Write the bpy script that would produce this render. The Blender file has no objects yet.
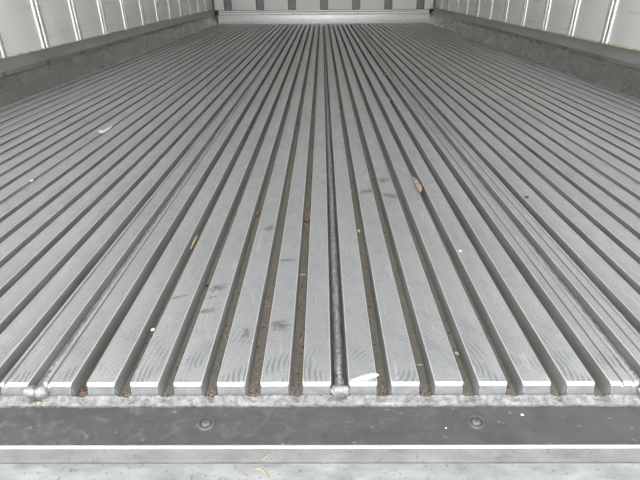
import bpy, bmesh, math, random
from mathutils import Vector, Matrix
random.seed(7)
S = bpy.context.scene
COL = S.collection

# ------------------------------------------------------------------ camera
F = 475.0; PITCH = 0.046                       # focal length in pixels (640 wide), floor rib spacing in m
RW = Matrix(((0.9999707214026914, 0.00413918329857158, 0.006436108995466743),
             (0.003708374387147053, 0.47358759288402097, -0.8807389169474251),
             (-0.006693601182133095, 0.8807369976490936, 0.47355837726227057)))
CAM = Vector((-0.01714775, -0.36740178, 0.36915544))
cd = bpy.data.cameras.new('camera'); cd.sensor_fit = 'HORIZONTAL'; cd.sensor_width = 36.0
cd.lens = 36.0 * F / 640.0; cd.clip_start = 0.01; cd.clip_end = 200
co = bpy.data.objects.new('camera', cd); COL.objects.link(co)
co.matrix_world = Matrix.Translation(CAM) @ RW.to_4x4()
S.camera = co
def at(x, y, z=0.0):
    """pixel of the photograph -> point on the horizontal plane at height z"""
    d = RW @ Vector((x - 320, 240 - y, -F)); t = (z - CAM.z) / d.z
    return CAM + d * t

# ------------------------------------------------------------------ sky and exposure
w = bpy.data.worlds.new('overcast_sky'); S.world = w; w.use_nodes = True
bg = w.node_tree.nodes['Background']
bg.inputs['Color'].default_value = (0.955, 0.98, 1.0, 1); bg.inputs['Strength'].default_value = 1.9
vs = S.view_settings; vs.view_transform = 'Standard'; vs.look = 'None'; vs.exposure = 1.18; vs.gamma = 1.0
vs.use_curve_mapping = False

# ------------------------------------------------------------------ materials
class NT:
    def __init__(s, name):
        s.m = bpy.data.materials.new(name); s.m.use_nodes = True
        s.t = s.m.node_tree; s.b = s.t.nodes['Principled BSDF']
    def n(s, kind, **kw):
        o = s.t.nodes.new(kind)
        for k, v in kw.items(): setattr(o, k, v)
        return o
    def l(s, a, b): s.t.links.new(a, b)
    def pos(s, scale=(1, 1, 1)):
        g = s.n('ShaderNodeNewGeometry'); mp = s.n('ShaderNodeMapping')
        mp.inputs['Scale'].default_value = scale; s.l(g.outputs['Position'], mp.inputs['Vector'])
        return mp.outputs['Vector']
    def noise(s, scale, vec=None, detail=4, rough=0.6, dist=0.0):
        o = s.n('ShaderNodeTexNoise'); o.inputs['Scale'].default_value = scale
        o.inputs['Detail'].default_value = detail; o.inputs['Roughness'].default_value = rough
        o.inputs['Distortion'].default_value = dist
        s.l(vec if vec is not None else s.pos(), o.inputs['Vector'])
        return o.outputs['Fac']
    def ramp(s, fac, *stops):
        r = s.n('ShaderNodeValToRGB'); e = r.color_ramp.elements
        while len(e) < len(stops): e.new(0.5)
        for i, (p, c) in enumerate(stops):
            e[i].position = p; e[i].color = (c, c, c, 1) if isinstance(c, (int, float)) else (*c, 1)
        s.l(fac, r.inputs['Fac']); return r.outputs['Color']
    def mix(s, fac, a, b, mode='MIX'):
        o = s.n('ShaderNodeMix', data_type='RGBA', blend_type=mode)
        if isinstance(fac, (int, float)): o.inputs[0].default_value = fac
        else: s.l(fac, o.inputs[0])
        for i, v in ((6, a), (7, b)):
            if isinstance(v, tuple): o.inputs[i].default_value = (*v, 1)
            else: s.l(v, o.inputs[i])
        return o.outputs[2]
    def math(s, op, a, b=None, clamp=False):
        o = s.n('ShaderNodeMath', operation=op, use_clamp=clamp)
        for i, v in ((0, a), (1, b)):
            if v is None: continue
            if isinstance(v, (int, float)): o.inputs[i].default_value = v
            else: s.l(v, o.inputs[i])
        return o.outputs[0]
    def xyz(s):
        g = s.n('ShaderNodeNewGeometry'); x = s.n('ShaderNodeSeparateXYZ')
        s.l(g.outputs['Position'], x.inputs[0]); return x.outputs
    def set(s, **kw):
        for k, v in kw.items():
            i = s.b.inputs[k]
            if isinstance(v, (int, float)): i.default_value = v
            elif isinstance(v, tuple): i.default_value = (*v, 1)
            else: s.l(v, i)
    def bump(s, h, strength=0.3, dist=0.002):
        b = s.n('ShaderNodeBump'); b.inputs['Strength'].default_value = strength
        b.inputs['Distance'].default_value = dist; s.l(h, b.inputs['Height'])
        s.l(b.outputs['Normal'], s.b.inputs['Normal'])
    def blot(s, x, y, rx, ry, ang=0.0, wob=0.35):
        """soft mask of one stain at floor position x, y"""
        g = s.n('ShaderNodeNewGeometry'); mp = s.n('ShaderNodeMapping', vector_type='TEXTURE')
        mp.inputs['Location'].default_value = (x, y, 0); mp.inputs['Rotation'].default_value = (0, 0, ang)
        mp.inputs['Scale'].default_value = (rx, ry, 1000)
        s.l(g.outputs['Position'], mp.inputs['Vector'])
        ln = s.n('ShaderNodeVectorMath', operation='LENGTH'); s.l(mp.outputs['Vector'], ln.inputs[0])
        nz = s.noise(160, detail=3)
        v = s.math('SUBTRACT', 1.25, ln.outputs['Value'])
        v = s.math('ADD', v, s.math('MULTIPLY', s.math('SUBTRACT', nz, 0.5), wob * 8))
        return s.math('MULTIPLY', v, 0.9, clamp=True)

def mat_floor_rib():
    t = NT('worn_aluminium_rib')
    big = t.noise(5.0, detail=5); fine = t.noise(60, t.pos((1, .5, 1)), 5, .65)
    brush = t.noise(240, t.pos((.25, 2.2, 1)), 3)
    c = t.mix(t.ramp(big, (.3, .0), (.7, 1.0)), (.405, .408, .415), (.49, .493, .50))
    c = t.mix(t.ramp(fine, (.30, .5), (.50, 0.0)), c, (.33, .332, .338))
    gn = t.noise(520, t.pos((.5, 1, 1)), 2, .6)
    c = t.mix(t.ramp(gn, (.36, .65), (.50, 0.0)), c, (.31, .311, .317))
    sc = t.ramp(t.noise(90, t.pos((1, .12, 1)), 2, .5, .6), (.66, 0.0), (.72, .35))
    c = t.mix(sc, c, (.68, .682, .69))
    # scuffs with a shape of their own (rubber marks where a load was dragged)
    m = None
    for px, py, rx, ry, a in ((217, 288, .014, .007, .5), (206, 311, .014, .005, .2), (212, 297, .008, .003, .4), (178, 297, .013, .003, .35),
                              (246, 333, .005, .009, 0), (383, 180, .015, .014, .9), (368, 191, .022, .010, .5),
                              (391, 196, .024, .009, -.5), (270, 228, .008, .012, -.5), (287, 260, .014, .004, 0), (280, 325, .012, .012, 0)):
        p = at(px, py); b = t.blot(p.x, p.y, rx, ry, a)
        m = b if m is None else t.math('MAXIMUM', m, b)
    c = t.mix(t.math('MULTIPLY', m, .75), c, (.12, .12, .13))
    # swirling saw marks close to the rear end of the ribs
    x = t.xyz()
    wv = t.n('ShaderNodeTexWave', wave_type='RINGS', rings_direction='Z')
    wv.inputs['Scale'].default_value = 55; wv.inputs['Distortion'].default_value = 5; wv.inputs['Detail'].default_value = 2
    wv.inputs['Detail Scale'].default_value = .6
    mp = t.n('ShaderNodeMapping'); mp.inputs['Location'].default_value = (-.05, -.02, 0)
    g = t.n('ShaderNodeNewGeometry'); t.l(g.outputs['Position'], mp.inputs['Vector']); t.l(mp.outputs['Vector'], wv.inputs['Vector'])
    near = t.ramp(x[1], (.02, 1.0), (.13, 0.0))
    patch = t.ramp(t.noise(22, detail=1), (.49, 0.0), (.60, 1.0))
    sw = t.math('MULTIPLY', t.math('MULTIPLY', near, patch), t.ramp(wv.outputs['Fac'], (.35, 0.0), (.65, 1.0)))
    c = t.mix(t.math('MULTIPLY', sw, .75), c, (.24, .245, .255))
    t.set(**{'Base Color': c, 'Metallic': .62, 'Roughness': t.ramp(fine, (.3, .46), (.7, .36))})
    hgt = t.math('ADD', t.math('MULTIPLY', brush, .5), fine)
    t.bump(hgt, .22, .0012)
    return t.m
def mat_metal(name, ca, cb, metallic, ra, rb, scale=14.0, stretch=(1, 1, 1), bump=.15, bscale=120, bdist=.001, speck=None):
    t = NT(name); f = t.noise(scale, t.pos(stretch), 6, .65)
    c = t.mix(t.ramp(f, (.33, 0.0), (.67, 1.0)), ca, cb)
    if speck:
        c = t.mix(t.ramp(t.noise(speck[0], detail=2, rough=.5), (speck[1], 0.0), (speck[1] + .05, speck[2])), c, speck[3])
    t.set(**{'Base Color': c, 'Metallic': metallic, 'Roughness': t.ramp(f, (.3, ra), (.7, rb))})
    if bump: t.bump(t.noise(bscale, t.pos(stretch), 4), bump, bdist)
    return t.m
def mat_plain(name, col, rough=.7, metallic=0.0, var=.12):
    t = NT(name); f = t.noise(90, detail=4)
    t.set(**{'Base Color': t.mix(t.ramp(f, (.35, 0.0), (.65, 1.0)), tuple(v * (1 - var) for v in col), tuple(min(1, v * (1 + var)) for v in col)),
             'Roughness': rough, 'Metallic': metallic}); return t.m
def mat_groove():
    t = NT('dirty_aluminium_groove'); x = t.xyz()
    f = t.noise(30, t.pos((1, .35, 1)), 6, .7); g = t.noise(420, detail=3, rough=.7)
    c = t.mix(t.ramp(f, (.35, 0.0), (.65, 1.0)), (.185, .178, .162), (.255, .246, .226))
    mid = t.math('SUBTRACT', 1.0, t.math('MULTIPLY', t.math('ABSOLUTE', x[0]), 2.2), clamp=True)
    dirt = t.math('MULTIPLY', mid, t.ramp(f, (.3, .45), (.7, .95)))
    c = t.mix(dirt, c, (.20, .18, .148))
    c = t.mix(t.math('MULTIPLY', mid, t.ramp(g, (.60, 0.0), (.66, .8))), c, (.38, .34, .28))
    c = t.mix(t.math('MULTIPLY', mid, t.ramp(g, (.34, .7), (.40, 0.0))), c, (.10, .085, .07))
    t.set(**{'Base Color': c, 'Metallic': .25, 'Roughness': .62}); t.bump(g, .5, .002); return t.m
def mat_strip():
    t = NT('dark_painted_steel'); f = t.noise(22, detail=6, rough=.65, dist=.8)
    g = t.noise(46, t.pos((1, 1.2, 1)), 6, .72, 1.2); x = t.xyz()
    c = t.mix(t.ramp(f, (.3, 0.0), (.7, 1.0)), (.060, .056, .058), (.088, .083, .084))
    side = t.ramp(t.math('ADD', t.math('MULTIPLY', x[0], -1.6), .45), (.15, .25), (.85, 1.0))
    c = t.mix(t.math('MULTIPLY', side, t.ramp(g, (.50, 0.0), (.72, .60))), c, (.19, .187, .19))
    c = t.mix(t.ramp(t.noise(150, t.pos((.6, 1, 1)), 3), (.66, 0.0), (.72, .6)), c, (.25, .25, .25))
    t.set(**{'Base Color': c, 'Roughness': t.ramp(g, (.4, .5), (.7, .62)), 'Metallic': 0.1}); t.bump(t.noise(160, detail=4), .2, .001)
    return t.m
def mat_panel():
    t = NT('pale_wall_liner'); f = t.noise(5, t.pos((1, 1, 2.5)), 5)
    c = t.mix(t.ramp(f, (.33, 0.0), (.67, 1.0)), (.84, .832, .79), (.87, .862, .825))
    sc = t.ramp(t.noise(9, t.pos((1, .35, 9)), 4, .6), (.60, 0.0), (.68, .45))
    c = t.mix(sc, c, (.55, .545, .51))
    t.set(**{'Base Color': c, 'Metallic': .15, 'Roughness': t.ramp(f, (.3, .36), (.7, .46))}); t.bump(f, .06, .001); return t.m
def mat_grit():
    t = NT('mixed_grit'); f = t.noise(300, detail=1)
    c = t.mix(t.ramp(f, (.42, 0.0), (.46, 1.0)), (.07, .058, .045), (.21, .165, .115))
    c = t.mix(t.ramp(f, (.55, 0.0), (.57, 1.0)), c, (.42, .36, .26)); c = t.mix(t.ramp(f, (.62, 0.0), (.64, 1.0)), c, (.30, .15, .075))
    t.set(**{'Base Color': c, 'Roughness': .9}); return t.m
M = dict(
    rib=mat_floor_rib(), groove=mat_groove(), strip=mat_strip(),
    weld=mat_metal('bright_weld', (.12, .12, .117), (.33, .33, .322), .3, .34, .55, 130, (1, 1, 1), .8, 260, .004),
    seam=mat_metal('seam_weld_metal', (.20, .195, .185), (.44, .437, .43), .5, .4, .6, 110, (1, .7, 1), .8, 220, .003),
    sill=mat_metal('oxidised_sill_aluminium', (.105, .104, .098), (.185, .183, .175), .25, .42, .62, 50, (.5, 1.6, 1), .3, 130, .0015, (260, .64, .55, (.08, .075, .06))),
    lip=mat_metal('polished_sill_lip', (.62, .62, .62), (.72, .72, .72), .5, .3, .42, 30),
    tread=mat_metal('pale_sill_tread', (.225, .227, .23), (.36, .362, .365), .25, .4, .6, 55, (.6, 1.4, 1), .3, 90, .0015, (240, .65, .6, (.11, .11, .105))),
    kick=mat_metal('dull_galvanised_kick', (.255, .256, .242), (.315, .316, .30), .72, .20, .36, 16, (1, .7, 1.6), .15, 90),
    ledge=mat_metal('grey_ledge_metal', (.27, .275, .26), (.36, .363, .345), .6, .34, .5, 12, (1, .4, 1), .15, 90),
    panel=mat_panel(),
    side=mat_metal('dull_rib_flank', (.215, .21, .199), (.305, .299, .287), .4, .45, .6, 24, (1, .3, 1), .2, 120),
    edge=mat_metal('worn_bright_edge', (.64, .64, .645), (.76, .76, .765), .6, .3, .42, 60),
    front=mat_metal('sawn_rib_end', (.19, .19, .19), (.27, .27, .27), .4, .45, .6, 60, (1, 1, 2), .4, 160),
    blob=mat_metal('shiny_weld_blob', (.19, .19, .187), (.34, .34, .335), .4, .25, .4, 130, (1, 1, 1), .4, 200, .002),
    brib=mat_metal('polished_wall_rib', (.80, .80, .78), (.90, .90, .88), .75, .2, .3, 12, (1, 1, .4), .05, 60),
    sealant=mat_metal('yellowed_sealant', (.36, .32, .22), (.62, .58, .46), 0, .6, .8, 22),
    endp=mat_metal('pale_bulkhead_panel', (.84, .84, .79), (.89, .89, .84), .1, .4, .5, 6),
    slot=mat_metal('grey_bulkhead_slot', (.20, .21, .21), (.28, .29, .29), .3, .4, .55, 10),
    endk=mat_metal('bright_end_kick', (.68, .675, .65), (.82, .815, .79), .4, .32, .48, 8, (1, 1, 2)),
    roof=mat_plain('white_roof_liner', (.88, .868, .835), .5, 0, .02),
    ground=mat_plain('grey_concrete', (.40, .39, .37), .9, 0, .1),
    reflection_shade=mat_plain('dark_reflection_shade', (.19, .19, .18), .5, .4),  # dark tone painted for rib reflections and for shade along the channel edges
    steel=mat_metal('dull_rivet_steel', (.085, .083, .083), (.15, .148, .148), .3, .4, .55, 160),
    leaf=mat_plain('dry_leaf', (.29, .195, .135), .8, 0, .4), chip=mat_plain('pale_chip', (.62, .57, .46), .7, 0, .12),
    straw=mat_plain('straw', (.42, .32, .17), .75, 0, .25), rust=mat_plain('rust_flake', (.27, .135, .075), .8, 0, .3),
    white=mat_plain('white_scrap', (.62, .62, .59), .6, 0, .08), blue=mat_plain('blue_plastic', (.06, .13, .33), .5),
    red=mat_plain('dull_red', (.20, .08, .075), .7), grit=mat_grit(),
    dark=mat_plain('dark_crumb', (.06, .055, .05), .8),  # also colours the added shade strips and corner blocks of the bulkhead
)

# ------------------------------------------------------------------ helpers
def link(name, me, mat=None, parent=None, loc=None):
    if mat is not None and not me.materials: me.materials.append(M[mat])
    o = bpy.data.objects.new(name, me); COL.objects.link(o)
    if parent is not None: o.parent = parent
    if loc is not None: o.location = loc
    return o
def from_bm(name, bm, smooth=False):
    bmesh.ops.recalc_face_normals(bm, faces=bm.faces)
    me = bpy.data.meshes.new(name); bm.to_mesh(me); bm.free()
    if smooth:
        for p in me.polygons: p.use_smooth = True
        me.set_sharp_from_angle(angle=math.radians(40))
    return me
def box(bm, x0, x1, y0, y1, z0, z1):
    v = [bm.verts.new((x, y, z)) for x in (x0, x1) for y in (y0, y1) for z in (z0, z1)]
    for f in ((0, 1, 3, 2), (4, 6, 7, 5), (0, 4, 5, 1), (2, 3, 7, 6), (0, 2, 6, 4), (1, 5, 7, 3)): bm.faces.new([v[i] for i in f])
def box_mesh(name, *a, bevel=0.0):
    bm = bmesh.new(); box(bm, *a)
    if bevel: bmesh.ops.bevel(bm, geom=bm.edges[:], offset=bevel, segments=2, affect='EDGES', profile=.6)
    return from_bm(name, bm, bevel > 0)
def sweep(name, pts, rings, smooth=True):
    """closed profile pts (a, b) swept through rings: each ring maps (a, b) -> Vector"""
    bm = bmesh.new(); R = [[bm.verts.new(r(a, b)) for a, b in pts] for r in rings]; n = len(pts)
    for i in range(len(R) - 1):
        for j in range(n): bm.faces.new((R[i][j], R[i][(j + 1) % n], R[i + 1][(j + 1) % n], R[i + 1][j]))
    bm.faces.new(R[0]); bm.faces.new(R[-1][::-1])
    return from_bm(name, bm, smooth)
def prism_y(name, pts, y0, y1, smooth=True):
    return sweep(name, pts, [lambda a, b, y=y0: (a, y, b), lambda a, b, y=y1: (a, y, b)], smooth)
def prism_x(name, pts, x0, x1, smooth=True):
    return sweep(name, pts, [lambda a, b, x=x0: (x, a, b), lambda a, b, x=x1: (x, a, b)], smooth)
def structure(o, label, cat):
    o['kind'] = 'structure'; o['label'] = label; o['category'] = cat; return o
def thing(o, label, cat, group=None):
    o['label'] = label; o['category'] = cat
    if group: o['group'] = group
    return o

L = 5.222            # length of the ribs
DEEP = 0.020         # depth of the grooves
KX = 1.125           # foot of the kick plates
YD = -0.12           # rear end of the walls (door opening)
HT = 2.25            # clear height

# ------------------------------------------------------------------ floor
floor = structure(link('floor', box_mesh('floor_sheet', -1.2, 1.2, -0.0098, L + .03, -DEEP - .012, -DEEP), 'groove'),
                  'ribbed aluminium truck floor running to the far bulkhead, grooves full of grit', 'floor')
HW = .0151
def rib_profile(kind):
    HW = .0164 if kind == 'w' else .0151
    b = .0009; pts = [(-HW - .0015, -DEEP - .001), (-HW, -.004), (-HW, -b), (-HW + b * .4, -b * .4), (-HW + b, 0)]
    st = .0020
    if kind == 'l':      # stepped line beside the outer edge
        pts += [(-HW + .0042, 0), (-HW + .0048, -st), (-HW + .0070, -st), (-HW + .0076, 0)]
    if kind == 'r':
        pts += [(-.0045, 0), (-.0039, -st), (-.0018, -st), (-.0012, 0), (HW - .0072, 0), (HW - .0066, -st * .7), (HW - .0048, -st * .7), (HW - .0042, 0)]
    pts += [(HW - b, 0), (HW - b * .4, -b * .4), (HW, -b), (HW, -.004), (HW + .0015, -DEEP - .001)]
    return pts
def rib_mesh(kind):
    pts = rib_profile(kind); r = .0046; rings = []
    def ring(y, dz, s):
        def f(a, b): return (a * s, y, b - dz * (1 + b / DEEP) if b > -DEEP else b)
        return f
    rings.append(ring(-.0018, .0105, .93)); 
    for k in range(0, 6):
        a = math.radians(18 * k)
        rings.append(ring(r * (1 - math.cos(a)), r * (1 - math.sin(a)), 1 - .11 * (1 - math.sin(a))))
    for y in (.05, .2, .6, 1.4, 2.6, L): rings.append(ring(y, 0, 1))
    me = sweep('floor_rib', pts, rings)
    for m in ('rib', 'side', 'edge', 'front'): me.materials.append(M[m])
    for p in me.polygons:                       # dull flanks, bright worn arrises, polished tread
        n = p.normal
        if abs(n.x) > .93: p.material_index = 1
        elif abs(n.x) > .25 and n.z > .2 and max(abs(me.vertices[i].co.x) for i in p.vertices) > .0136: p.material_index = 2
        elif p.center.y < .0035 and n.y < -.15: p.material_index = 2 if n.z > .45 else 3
    return me
ribs = {k: rib_mesh(k) for k in 'plrw'}
SEAMS = (-21, -14, -7, 0, 7, 14, 21)
for k in range(-24, 24):
    kind = 'p'
    if k in (7, 6): kind = 'r'
    elif k in (-7, -8): kind = 'l'
    elif k > 7 or k < -8: kind = 'w'
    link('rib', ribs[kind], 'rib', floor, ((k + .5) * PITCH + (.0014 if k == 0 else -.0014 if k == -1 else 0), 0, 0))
# the flat strip at each side, between the last groove and the kick plate
for s in (-1, 1):
    x0, x1 = sorted((s * (24 * PITCH + .0085), s * (KX + .02)))
    link('edge_strip', box_mesh('edge_strip', x0, x1, 0, L, -DEEP - .002, 0, bevel=.0012), 'rib', floor)
# welded joints between the extruded planks
def seam_mesh(half, top, crown):
    bm = bmesh.new(); n = 420; rows = []
    prof = [(-half, -DEEP - .001), (-half, top - crown), (-half * .45, top - crown * .25), (0, top), (half * .45, top - crown * .25), (half, top - crown), (half, -DEEP - .001)]
    for i in range(n + 1):
        y = .004 + (L - .004) * (i / n) ** 1.7
        q = .0011 * math.sin(i * 1.9) + random.uniform(-.0009, .0009)
        rows.append([bm.verts.new((a + random.uniform(-.0004, .0004), y, b + (q if j in (2, 3, 4) else 0))) for j, (a, b) in enumerate(prof)])
    for i in range(n):
        for j in range(len(prof) - 1): bm.faces.new((rows[i][j], rows[i][j + 1], rows[i + 1][j + 1], rows[i + 1][j]))
    bm.faces.new(rows[0]); bm.faces.new(rows[-1][::-1])
    return from_bm('weld_seam', bm, True)
for k in SEAMS:
    half, top, cr = {0: (.0050, -.0085, .004), 7: (.0066, -.0095, .002), 14: (.0072, -.0040, .0015), 21: (.0082, -.0022, .0012)}[abs(k)]
    o = link('weld_seam', seam_mesh(half, top, cr), 'seam', floor, (k * PITCH + (-.0012 if k in (14, 21) else .0012 if k in (-14, -21) else 0), 0, 0))
# weld blobs closing the joints at the sill
def blob_mesh(rx, ry, rz, seed):
    bm = bmesh.new(); bmesh.ops.create_icosphere(bm, subdivisions=3, radius=1); rr = random.Random(seed)
    ph = [rr.uniform(0, 6) for _ in range(6)]
    for v in bm.verts:
        c = v.co; k = 1 + .09 * math.sin(5 * c.x + ph[0]) * math.cos(4 * c.y + ph[1]) + .07 * math.sin(9 * c.x + 7 * c.z + ph[2])
        v.co = Vector((c.x * rx, c.y * ry, c.z * rz)) * k
    return from_bm('weld_blob', bm, True)
for i, (k, dx, rx, ry, rz) in enumerate(((0, 0, .0105, .0060, .0075), (-7, -.005, .0085, .0065, .0070), (-7, .0065, .0075, .0075, .0080), (7, -.001, .0095, .0065, .0080))):
    link('weld_blob', blob_mesh(rx, ry, rz, i), 'blob', floor, (k * PITCH + dx, -.0015, -.0085))
# lumpy fillet weld along the foot of the rib ends
bm = bmesh.new(); n = 900; rows = []; ph = 0
for i in range(n + 1):
    x = -1.15 + 2.3 * i / n; u = (x / PITCH) % 1.0; grove = 1 - min(1, abs(u - round(u)) / .18) if abs(u - round(u)) < .18 else 0
    rip = .0007 * math.sin(i * 2.1) + random.uniform(-.0005, .0005)
    hgt = .0062 + rip - .0035 * grove
    back = -.0005 + .003 * grove
    rows.append([bm.verts.new(c) for c in ((x, -.0105, -DEEP - .012), (x, -.0106 + rip * .4, -DEEP + .0004), (x, -.0085, -DEEP + .0022 + rip * .5), (x, -.0050, -DEEP + hgt * .55 + rip * .4), (x, -.0022 + back * .3, -DEEP + hgt), (x, .002 + back, -DEEP - .001))])
for i in range(n):
    for j in range(5): bm.faces.new((rows[i][j], rows[i][j + 1], rows[i + 1][j + 1], rows[i + 1][j]))
link('weld_bead', from_bm('weld_bead', bm, True), 'weld', floor)

# ------------------------------------------------------------------ rear sill
ZS = -DEEP - .002
trim = structure(link('trim_1', prism_x('sill_strip', [(-.0600, ZS - .010), (-.0600, ZS), (-.0110, ZS), (-.0110, ZS - .010)], -1.2, 1.2, False), 'strip'),
                 'dark scuffed steel strip across the rear sill, held by two rivets', 'sill strip')
def rivet_mesh(prof, seg=28):
    bm = bmesh.new(); R = []
    for r, z in prof: R.append([bm.verts.new((r * math.cos(6.28318 * i / seg), r * math.sin(6.28318 * i / seg), z)) for i in range(seg)])
    for a in range(len(R) - 1):
        for i in range(seg): bm.faces.new((R[a][i], R[a][(i + 1) % seg], R[a + 1][(i + 1) % seg], R[a + 1][i]))
    bm.faces.new(R[-1]); return from_bm('rivet', bm, True)
rv = rivet_mesh([(.0092, -.0004), (.0088, .0006), (.0072, .0014), (.0062, .0012), (.0056, -.0002), (.0050, -.0004), (.0046, .0010), (.0036, .0020), (.0018, .0024), (.0016, .0016), (.0004, .0014)])
for px, py in ((206, 423.5), (476, 422)):
    p = at(px, py, ZS); link('rivet', rv, 'steel', trim, (p.x, p.y, ZS))
p1 = at(340, 445, ZS).y
lip = [(p1 - .0030, ZS - .022), (p1 - .0030, ZS - .0008), (p1 - .0027, ZS + .0001), (p1 - .0021, ZS + .0006), (p1 - .0008, ZS + .0006), (p1, ZS + .0002), (p1, ZS - .022)]
trim2 = structure(link('trim_2', prism_x('sill_lip', lip, -1.2, 1.2), 'lip'), 'bright rounded aluminium lip edging the dark sill strip', 'sill lip')
sl = [(p1 - .0029, ZS - .0015), (p1 - .0112, ZS - .0058), (p1 - .0128, ZS - .0080), (p1 - .0128, ZS - .045), (p1 - .0029, ZS - .045)]
link('sill_step', prism_x('sill_step', sl, -1.2, 1.2, False), 'sill', trim2)
tr = [(p1 - .0126, ZS - .0100), (p1 - .065, ZS - .0115), (p1 - .067, ZS - .0155), (p1 - .067, ZS - .15), (p1 - .0126, ZS - .15)]
link('sill_tread', prism_x('sill_tread', tr, -1.2, 1.2, False), 'tread', trim2)

# ------------------------------------------------------------------ side walls and kick plates
RIB0 = {-1: 1.459, 1: 1.496}; RS = .3135; WX = 1.18
for s, side in ((-1, 'left'), (1, 'right')):
    KX = 1.137 if s < 0 else 1.122
    wall = structure(link('wall_' + side, box_mesh('wall_backing', *sorted((s * (WX + .006), s * (WX + .05))), YD, L + .06, -.02, HT), 'slot'),
                     'pale %s truck wall lined with flat panels between polished vertical ribs' % side, 'wall')
    ys = [RIB0[s] + RS * k for k in range(-5, 12)]
    # wall panels
    edges = [YD] + ys + [L + .02]
    for a, b in zip(edges[:-1], edges[1:]):
        pts = sorted((s * (WX + .0065), s * WX))
        link('panel', box_mesh('wall_panel', *pts, a + .004, b - .004, .145, HT - .01, bevel=.001), 'panel', wall)
    # double-beaded ribs covering the joints
    prof = []
    for c in (-.0152, .0152):
        for i in range(0, 9):
            a = math.pi * i / 8; prof.append((c - .0128 * math.cos(a), .0015 + .0075 * math.sin(a)))
    prof = [(-.031, 0), (-.031, .0014)] + prof + [(.031, .0014), (.031, 0)]
    me = sweep('wall_rib', prof, [lambda a, b, z=z: (-s * b, a, z) for z in (.1425, HT - .01)])
    for y in ys: link('rib', me, 'brib', wall, (s * WX, y, 0))
    # sealant line at the foot of the lining
    link('sealant', box_mesh('sealant', *sorted((s * (WX - .0035), s * (WX + .006))), YD, L + .02, .1385, .1455, bevel=.0015), 'sealant', wall)
    # kick plate with a sloping ledge on top
    P = [(KX - .004, -.001), (KX, .003), (KX + .022, .084), (KX + .019, .087), (KX + .019, .104), (KX + .024, .108), (WX + .004, .140), (WX + .03, .140), (WX + .03, -.02), (KX + .01, -.02)]
    base = structure(link('baseboard_' + side, prism_y('kick_plate', [(s * a, b) for a, b in P[:3]] + [(s * (WX + .03), .084), (s * (WX + .03), -.001)], YD, L + .01), 'kick'),
                     'dull grey metal kick plate along the foot of the %s wall' % side, 'kick plate')
    link('ledge', prism_y('kick_ledge', [(s * a, b) for a, b in ((KX + .030, .0835), (KX + .019, .0865), (KX + .018, .103), (KX + .021, .106), (WX - .011, .1225), (WX - .007, .128), (WX + .001, .1395), (WX + .03, .1395), (WX + .03, .0835))], YD, L + .01), 'ledge', base)
    cm = box_mesh('ledge_reflection', *sorted((s * (KX + .0168), s * (KX + .024))), -.016, .016, .089, .1015, bevel=.001)
    for y in ys: link('reflection_shade', cm, 'reflection_shade', base, (0, y - .055, 0))  # added dark blocks standing in for the ribs' reflections in the ledge

# ------------------------------------------------------------------ far bulkhead
YE = L + .004; KX = 1.125
wb = structure(link('wall_back', box_mesh('bulkhead_backing', -1.24, 1.24, YE + .06, YE + .10, -.02, HT), 'slot'),
               'far bulkhead of pale panels divided by grey recessed vertical channels', 'wall')
cs = [-1.018 + .3405 * i for i in range(7)]
edges = [-1.16] + cs + [1.16]
for i, (a, b) in enumerate(zip(edges[:-1], edges[1:])):
    x0 = a + (.0425 if i else 0); x1 = b - (.0425 if i < 7 else 0)
    link('panel', box_mesh('bulkhead_panel', x0, x1, YE + .022, YE + .061, .131, HT - .01, bevel=.003), 'endp', wb)
bb = structure(link('baseboard_back', box_mesh('end_kick_plate', -KX - .005, KX + .008, YE, YE + .03, -.02, .088, bevel=.002), 'endk'),
               'bright metal kick plate at the foot of the far bulkhead', 'kick plate')
link('ledge', prism_x('end_ledge', [(YE + .006, .088), (YE + .004, .092), (YE + .006, .108), (YE + .012, .112), (YE + .061, .126), (YE + .061, .088)], -1.122, 1.122), 'endk', bb)
link('upper_bead', prism_x('end_bead', [(YE + .018, .117), (YE + .014, .121), (YE + .016, .130), (YE + .024, .131), (YE + .061, .131), (YE + .061, .117)], -1.122, 1.122), 'endk', bb)
for s in (-1, 1):
    link('corner_shade', box_mesh('corner_shade', *sorted((s * 1.124, s * 1.158)), YE - .012, YE + .03, .085, .137, bevel=.003), 'dark', wb)  # added dark block imitating the shadowed gap in each corner
# added dark strips in place of gap shade: under the panels, between kick plate and ledge, and down both sides of every channel
link('shade_strip', box_mesh('foot_shade', -1.122, 1.122, YE + .016, YE + .06, .1285, .1345), 'dark', wb)
link('shade_strip', box_mesh('ledge_shade', -1.122, 1.122, YE + .0035, YE + .03, .0868, .0905), 'dark', wb)
sm = box_mesh('channel_shade', -.006, .006, YE + .024, YE + .0605, .134, HT - .012)
for x in cs:
    for d in (-.037, .037): link('shade_strip', sm, 'reflection_shade', wb, (x + d, 0, 0))  # shade at the channel edges, built as dark strips
# rivets along the end ledge
rm = rivet_mesh([(.006, -.001), (.0058, .001), (.004, .003), (.0012, .0036)], 12)
for x in cs:
    o = link('rivet', rm, 'steel', bb, (x + .02, YE + .0050, .1)); o.rotation_euler = (math.pi / 2, 0, 0)

# ------------------------------------------------------------------ roof and the yard outside
structure(link('ceiling', box_mesh('roof_liner', -1.24, 1.24, YD, YE + .10, HT, HT + .06), 'roof'), 'smooth white roof lining of the truck body', 'ceiling')
structure(link('ground', box_mesh('yard', -30, 30, -40, 30, -1.35, -1.2), 'ground'), 'grey concrete yard below the truck body', 'ground')

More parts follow.
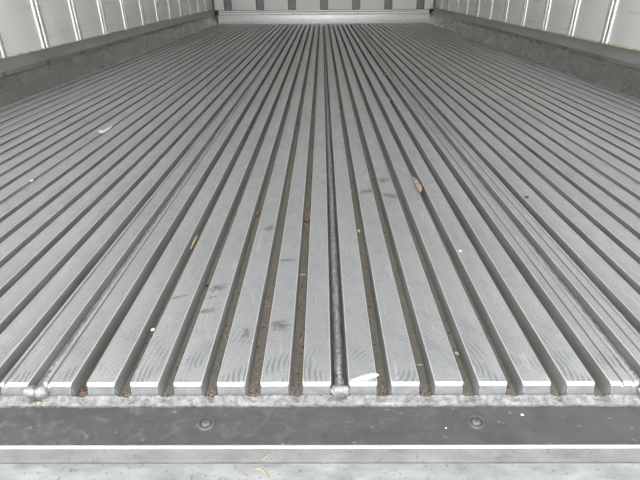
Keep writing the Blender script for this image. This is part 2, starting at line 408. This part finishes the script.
# ------------------------------------------------------------------ litter
def flake(name, outline, thick, curl=0.0, crease=0.0, seed=0):
    """thin irregular solid; outline in metres, curled up along x, creased along its middle"""
    rr = random.Random(seed); n = len(outline); cx = sum(p[0] for p in outline) / n; cy = sum(p[1] for p in outline) / n
    span = max(abs(p[0] - cx) for p in outline)
    bm = bmesh.new(); lay = []
    for z in (0, thick):
        rings = []
        for sc in (1.0, .62, .28):
            rings.append([bm.verts.new((cx + (x - cx) * sc, cy + (y - cy) * sc,
                          z + curl * ((x - cx) * sc / span) ** 2 + crease * (1 - sc) + rr.uniform(0, .25) * thick)) for x, y in outline])
        c = bm.verts.new((cx, cy, z + crease)); lay.append((rings, c))
        for i in range(2):
            for j in range(n): bm.faces.new((rings[i][j], rings[i][(j + 1) % n], rings[i + 1][(j + 1) % n], rings[i + 1][j]))
        for j in range(n): bm.faces.new((rings[2][j], rings[2][(j + 1) % n], c))
    a, b = lay[0][0][0], lay[1][0][0]
    for j in range(n): bm.faces.new((a[j], a[(j + 1) % n], b[(j + 1) % n], b[j]))
    return from_bm(name, bm, False)
def px_flake(name, pix, z, mat, label, cat, thick=.0008, curl=0.0, crease=0.0, group=None):
    P = [at(x, y, z) for x, y in pix]; c = sum(P, Vector()) / len(P)
    o = link(name, flake(name, [(q.x - c.x, q.y - c.y) for q in P], thick, curl, crease, len(P)), mat, None, (c.x, c.y, z + .0002))
    return thing(o, label, cat, group)
def px_straw(name, pix, z, mat, label, cat, r=.0007, lift=0.0, group=None):
    P = [at(x, y, z) for x, y in pix]; c = sum(P, Vector()) / len(P); pts = [q - c for q in P]
    bm = bmesh.new(); R = []; n = len(pts); sg = 7
    for i, q in enumerate(pts):
        d = (pts[min(i + 1, n - 1)] - pts[max(i - 1, 0)]).normalized(); sx = d.cross(Vector((0, 0, 1))).normalized()
        rr = r * (1 if 0 < i < n - 1 else .6)
        R.append([bm.verts.new(q + sx * rr * math.cos(6.2832 * j / sg) * 1.25 + Vector((0, 0, 1)) * (rr * math.sin(6.2832 * j / sg) + lift * math.sin(math.pi * i / (n - 1)))) for j in range(sg)])
    for i in range(n - 1):
        for j in range(sg): bm.faces.new((R[i][j], R[i][(j + 1) % sg], R[i + 1][(j + 1) % sg], R[i + 1][j]))
    bm.faces.new(R[0]); bm.faces.new(R[-1][::-1])
    o = link(name, from_bm(name, bm, True), mat, None, (c.x, c.y, z + r * 1.02))
    return thing(o, label, cat, group)
def crumb(name, px, py, z, r, mat, label, cat, sx=1.0, sy=1.0, seed=0, group=None):
    bm = bmesh.new(); bmesh.ops.create_icosphere(bm, subdivisions=2, radius=1); rr = random.Random(seed)
    for v in bm.verts:
        v.co = Vector((v.co.x * sx, v.co.y * sy, v.co.z * .6)) * r * rr.uniform(.75, 1.12)
    lo = min(v.co.z for v in bm.verts); p = at(px, py, z)
    for v in bm.verts: v.co.z -= lo
    return thing(link(name, from_bm(name, bm), mat, None, (p.x, p.y, z + .0001)), label, cat, group)
GZ = -DEEP
px_flake('wood_chip', [(350.5, 382), (352, 380.4), (358, 378), (364, 375.8), (371, 374.2), (376, 374.6), (379, 376.2), (375, 378.2), (370, 379), (367, 381), (363, 380.2), (357, 381.6)], 0.0, 'chip',
         'pale pointed wood chip beside the centre seam at the front rib edge', 'wood chip', .0012, .001, .0012)
px_flake('dry_leaf', [(412, 178.5), (414, 177.5), (416.5, 180), (418, 183), (420.5, 186.5), (422, 190.5), (420.5, 193), (417.5, 191.5), (415.5, 188), (415, 184.5)], 0.0, 'leaf',
         'curled orange-brown dry leaf lying on the floor right of centre', 'leaf', .001, .004, .002)
px_flake('plastic_scrap', [(97.5, 132.2), (100, 132.3), (103, 132.2), (106, 130), (109, 127.2), (112.5, 126.2), (111.5, 128.2), (108.5, 130.6), (105, 133), (101, 133.8)], 0.0, 'white',
         'shiny white plastic scrap lying far over on the left ribs', 'scrap', .0008, .004, .002)
crumb('plastic_bead', 296.5, 124.5, GZ, .0062, 'blue', 'small blue plastic bit in a groove just left of centre', 'plastic bit', 1, 1.2, 1)
crumb('rust_flake', 257.5, 215.5, GZ, .0052, 'rust', 'rust-orange flake in the third groove left of the centre seam', 'flake', .8, 1.7, 2)
crumb('rust_flake', 307, 221, GZ, .0052, 'rust', 'rust-orange flake in the groove next to the centre seam', 'flake', .9, 1.6, 3)
px_straw('straw', [(191, 250), (193, 246), (195, 241.5), (197.5, 236)], -.0105, 'straw', 'longest yellow straw, lying in a groove well left of the centre seam', 'straw', .0013, .002)
px_straw('straw', [(249.5, 370.5), (252, 371.4), (254.5, 373), (258, 375.4)], GZ, 'straw', 'orange straw across the second groove left of centre, near the sill', 'straw', .0006, .001)
px_straw('straw', [(263.5, 302), (266, 303), (269, 304.5)], GZ, 'straw', 'upper of two short crossed straws in the second groove left of centre', 'straw', .0008, .001)
px_straw('straw', [(264, 308), (266.5, 306.5), (269, 308)], GZ, 'straw', 'lower of two short crossed straws in the second groove left of centre', 'straw', .0008, .001)
px_straw('straw', [(223, 333), (225.5, 336.5), (227, 341)], GZ, 'straw', 'thin yellow straw in the third groove left of the centre seam', 'straw', .0006, .001)
px_straw('straw', [(300.5, 343), (302, 340), (302.5, 336.5)], GZ, 'straw', 'yellow straw in the groove next to the centre seam', 'straw', .0007, .001)
px_straw('straw', [(300, 275.4), (303, 275), (306, 275)], GZ, 'white', 'white splinter lying crosswise in the groove next to the centre seam', 'splinter', .0008)
px_straw('straw', [(262.5, 461), (266, 457.5), (268.5, 455), (270, 453.5)], ZS - .0046, 'straw', 'short pale straw on the grey sill step', 'straw', .0006)
px_straw('straw', [(253, 469.4), (259, 469), (263, 471), (267, 475), (269, 478.5)], ZS - .0106, 'straw', 'curved yellow straw on the pale sill tread', 'straw', .0006)
crumb('paint_chip', 522, 415.5, ZS, .0016, 'white', 'white paint chip on the dark strip right of the right rivet', 'chip', 1.2, .9, 5)
crumb('paint_chip', 446, 428.5, ZS, .0010, 'white', 'tiny white speck on the dark strip left of the right rivet', 'chip', 1.2, .9, 15)
crumb('straw_crumb', 39.5, 404, -DEEP + .001, .0024, 'straw', 'tan crumb on the weld bead below the left weld blob', 'crumb', 1.1, .8, 6)
crumb('leaf_crumb', 384.5, 75.5, 0.0, .0085, 'leaf', 'orange leaf crumb far away right of the centre seam', 'crumb', 1, 1.5, 7)
crumb('white_crumb', 389.5, 101, GZ, .0075, 'white', 'white crumb in a far groove right of the centre seam', 'crumb', 1.2, 1, 8)
crumb('white_crumb', 300.5, 63.5, GZ, .0075, 'white', 'white crumb in a far groove left of the centre seam', 'crumb', 1.2, 1, 18)
crumb('straw_crumb', 350.5, 192.5, GZ, .0040, 'straw', 'tan crumb in the first groove right of centre, farther of two', 'crumb', 1, 1.6, 9)
crumb('straw_crumb', 358.5, 232, GZ, .0036, 'chip', 'pale crumb in the first groove right of centre, nearer of two', 'crumb', 1, 1.4, 10)
crumb('straw_crumb', 367, 160, GZ, .0042, 'leaf', 'orange crumb in the second groove right of centre', 'crumb', 1, 1.3, 11)
crumb('white_crumb', 456.5, 354, GZ, .0022, 'chip', 'pale crumb in the third groove right of centre, near the sill', 'crumb', 1, 1.3, 12)
crumb('white_crumb', 460, 251.5, 0.0, .0022, 'white', 'white crumb on a rib top right of centre', 'crumb', 1.2, 1, 13)
px_straw('splinter', [(416.5, 364.5), (419.5, 365.5), (423, 365)], GZ, 'white', 'white splinter in the second groove right of centre', 'splinter', .0006)
crumb('red_crumb', 82.5, 390.5, GZ, .0026, 'red', 'dull red crumb at the mouth of a groove near the left weld blob', 'crumb', 1, 1.2, 14)
crumb('leaf_crumb', 131, 371, GZ, .0020, 'leaf', 'orange crumb in the fifth groove left of the centre seam', 'crumb', 1, 1.3, 16)
crumb('dark_crumb', 207, 286.5, GZ, .0026, 'dark', 'black crumb in the fourth groove left of the centre seam', 'crumb', 1.2, 1, 17)
crumb('white_crumb', 153, 330.5, 0.0, .0024, 'chip', 'pale crumb on a rib edge left of the dark scuffs', 'crumb', 1, 1.2, 19)
crumb('white_crumb', 31.5, 181.5, 0.0, .0036, 'chip', 'white crumb by the weld seam far on the left', 'crumb', 1.5, 1, 20)
crumb('dark_crumb', 526.5, 198, 0.0, .0036, 'dark', 'black crumb on a rib top far on the right', 'crumb', 1.2, 1, 21)
# loose grit in the middle grooves: nobody could count it
bm = bmesh.new(); gr = random.Random(11)
for k in range(-8, 8):
    if k in SEAMS: continue
    dens = int(420 * max(.05, 1 - (abs(k + .8) / 6.5)))
    for _ in range(dens):
        y = .004 + 2.6 * gr.random() ** 2.4; x = k * PITCH + gr.uniform(-.0062, .0062)
        r = gr.uniform(.0004, .0005 + .0016 * gr.random()) * (1 + y * .8); a = gr.uniform(0, 6.28)
        v = [bm.verts.new((x + r * 1.3 * math.cos(a + i * 2.09), y + r * 1.3 * math.sin(a + i * 2.09), GZ)) for i in range(3)]
        top = bm.verts.new((x, y, GZ + r * 1.3))
        for i in range(3): bm.faces.new((v[i], v[(i + 1) % 3], top))
        bm.faces.new(v[::-1])
g = link('grit', from_bm('grit', bm), 'grit'); g['kind'] = 'stuff'
g['label'] = 'fine brown grit scattered along the middle grooves of the floor'; g['category'] = 'grit'
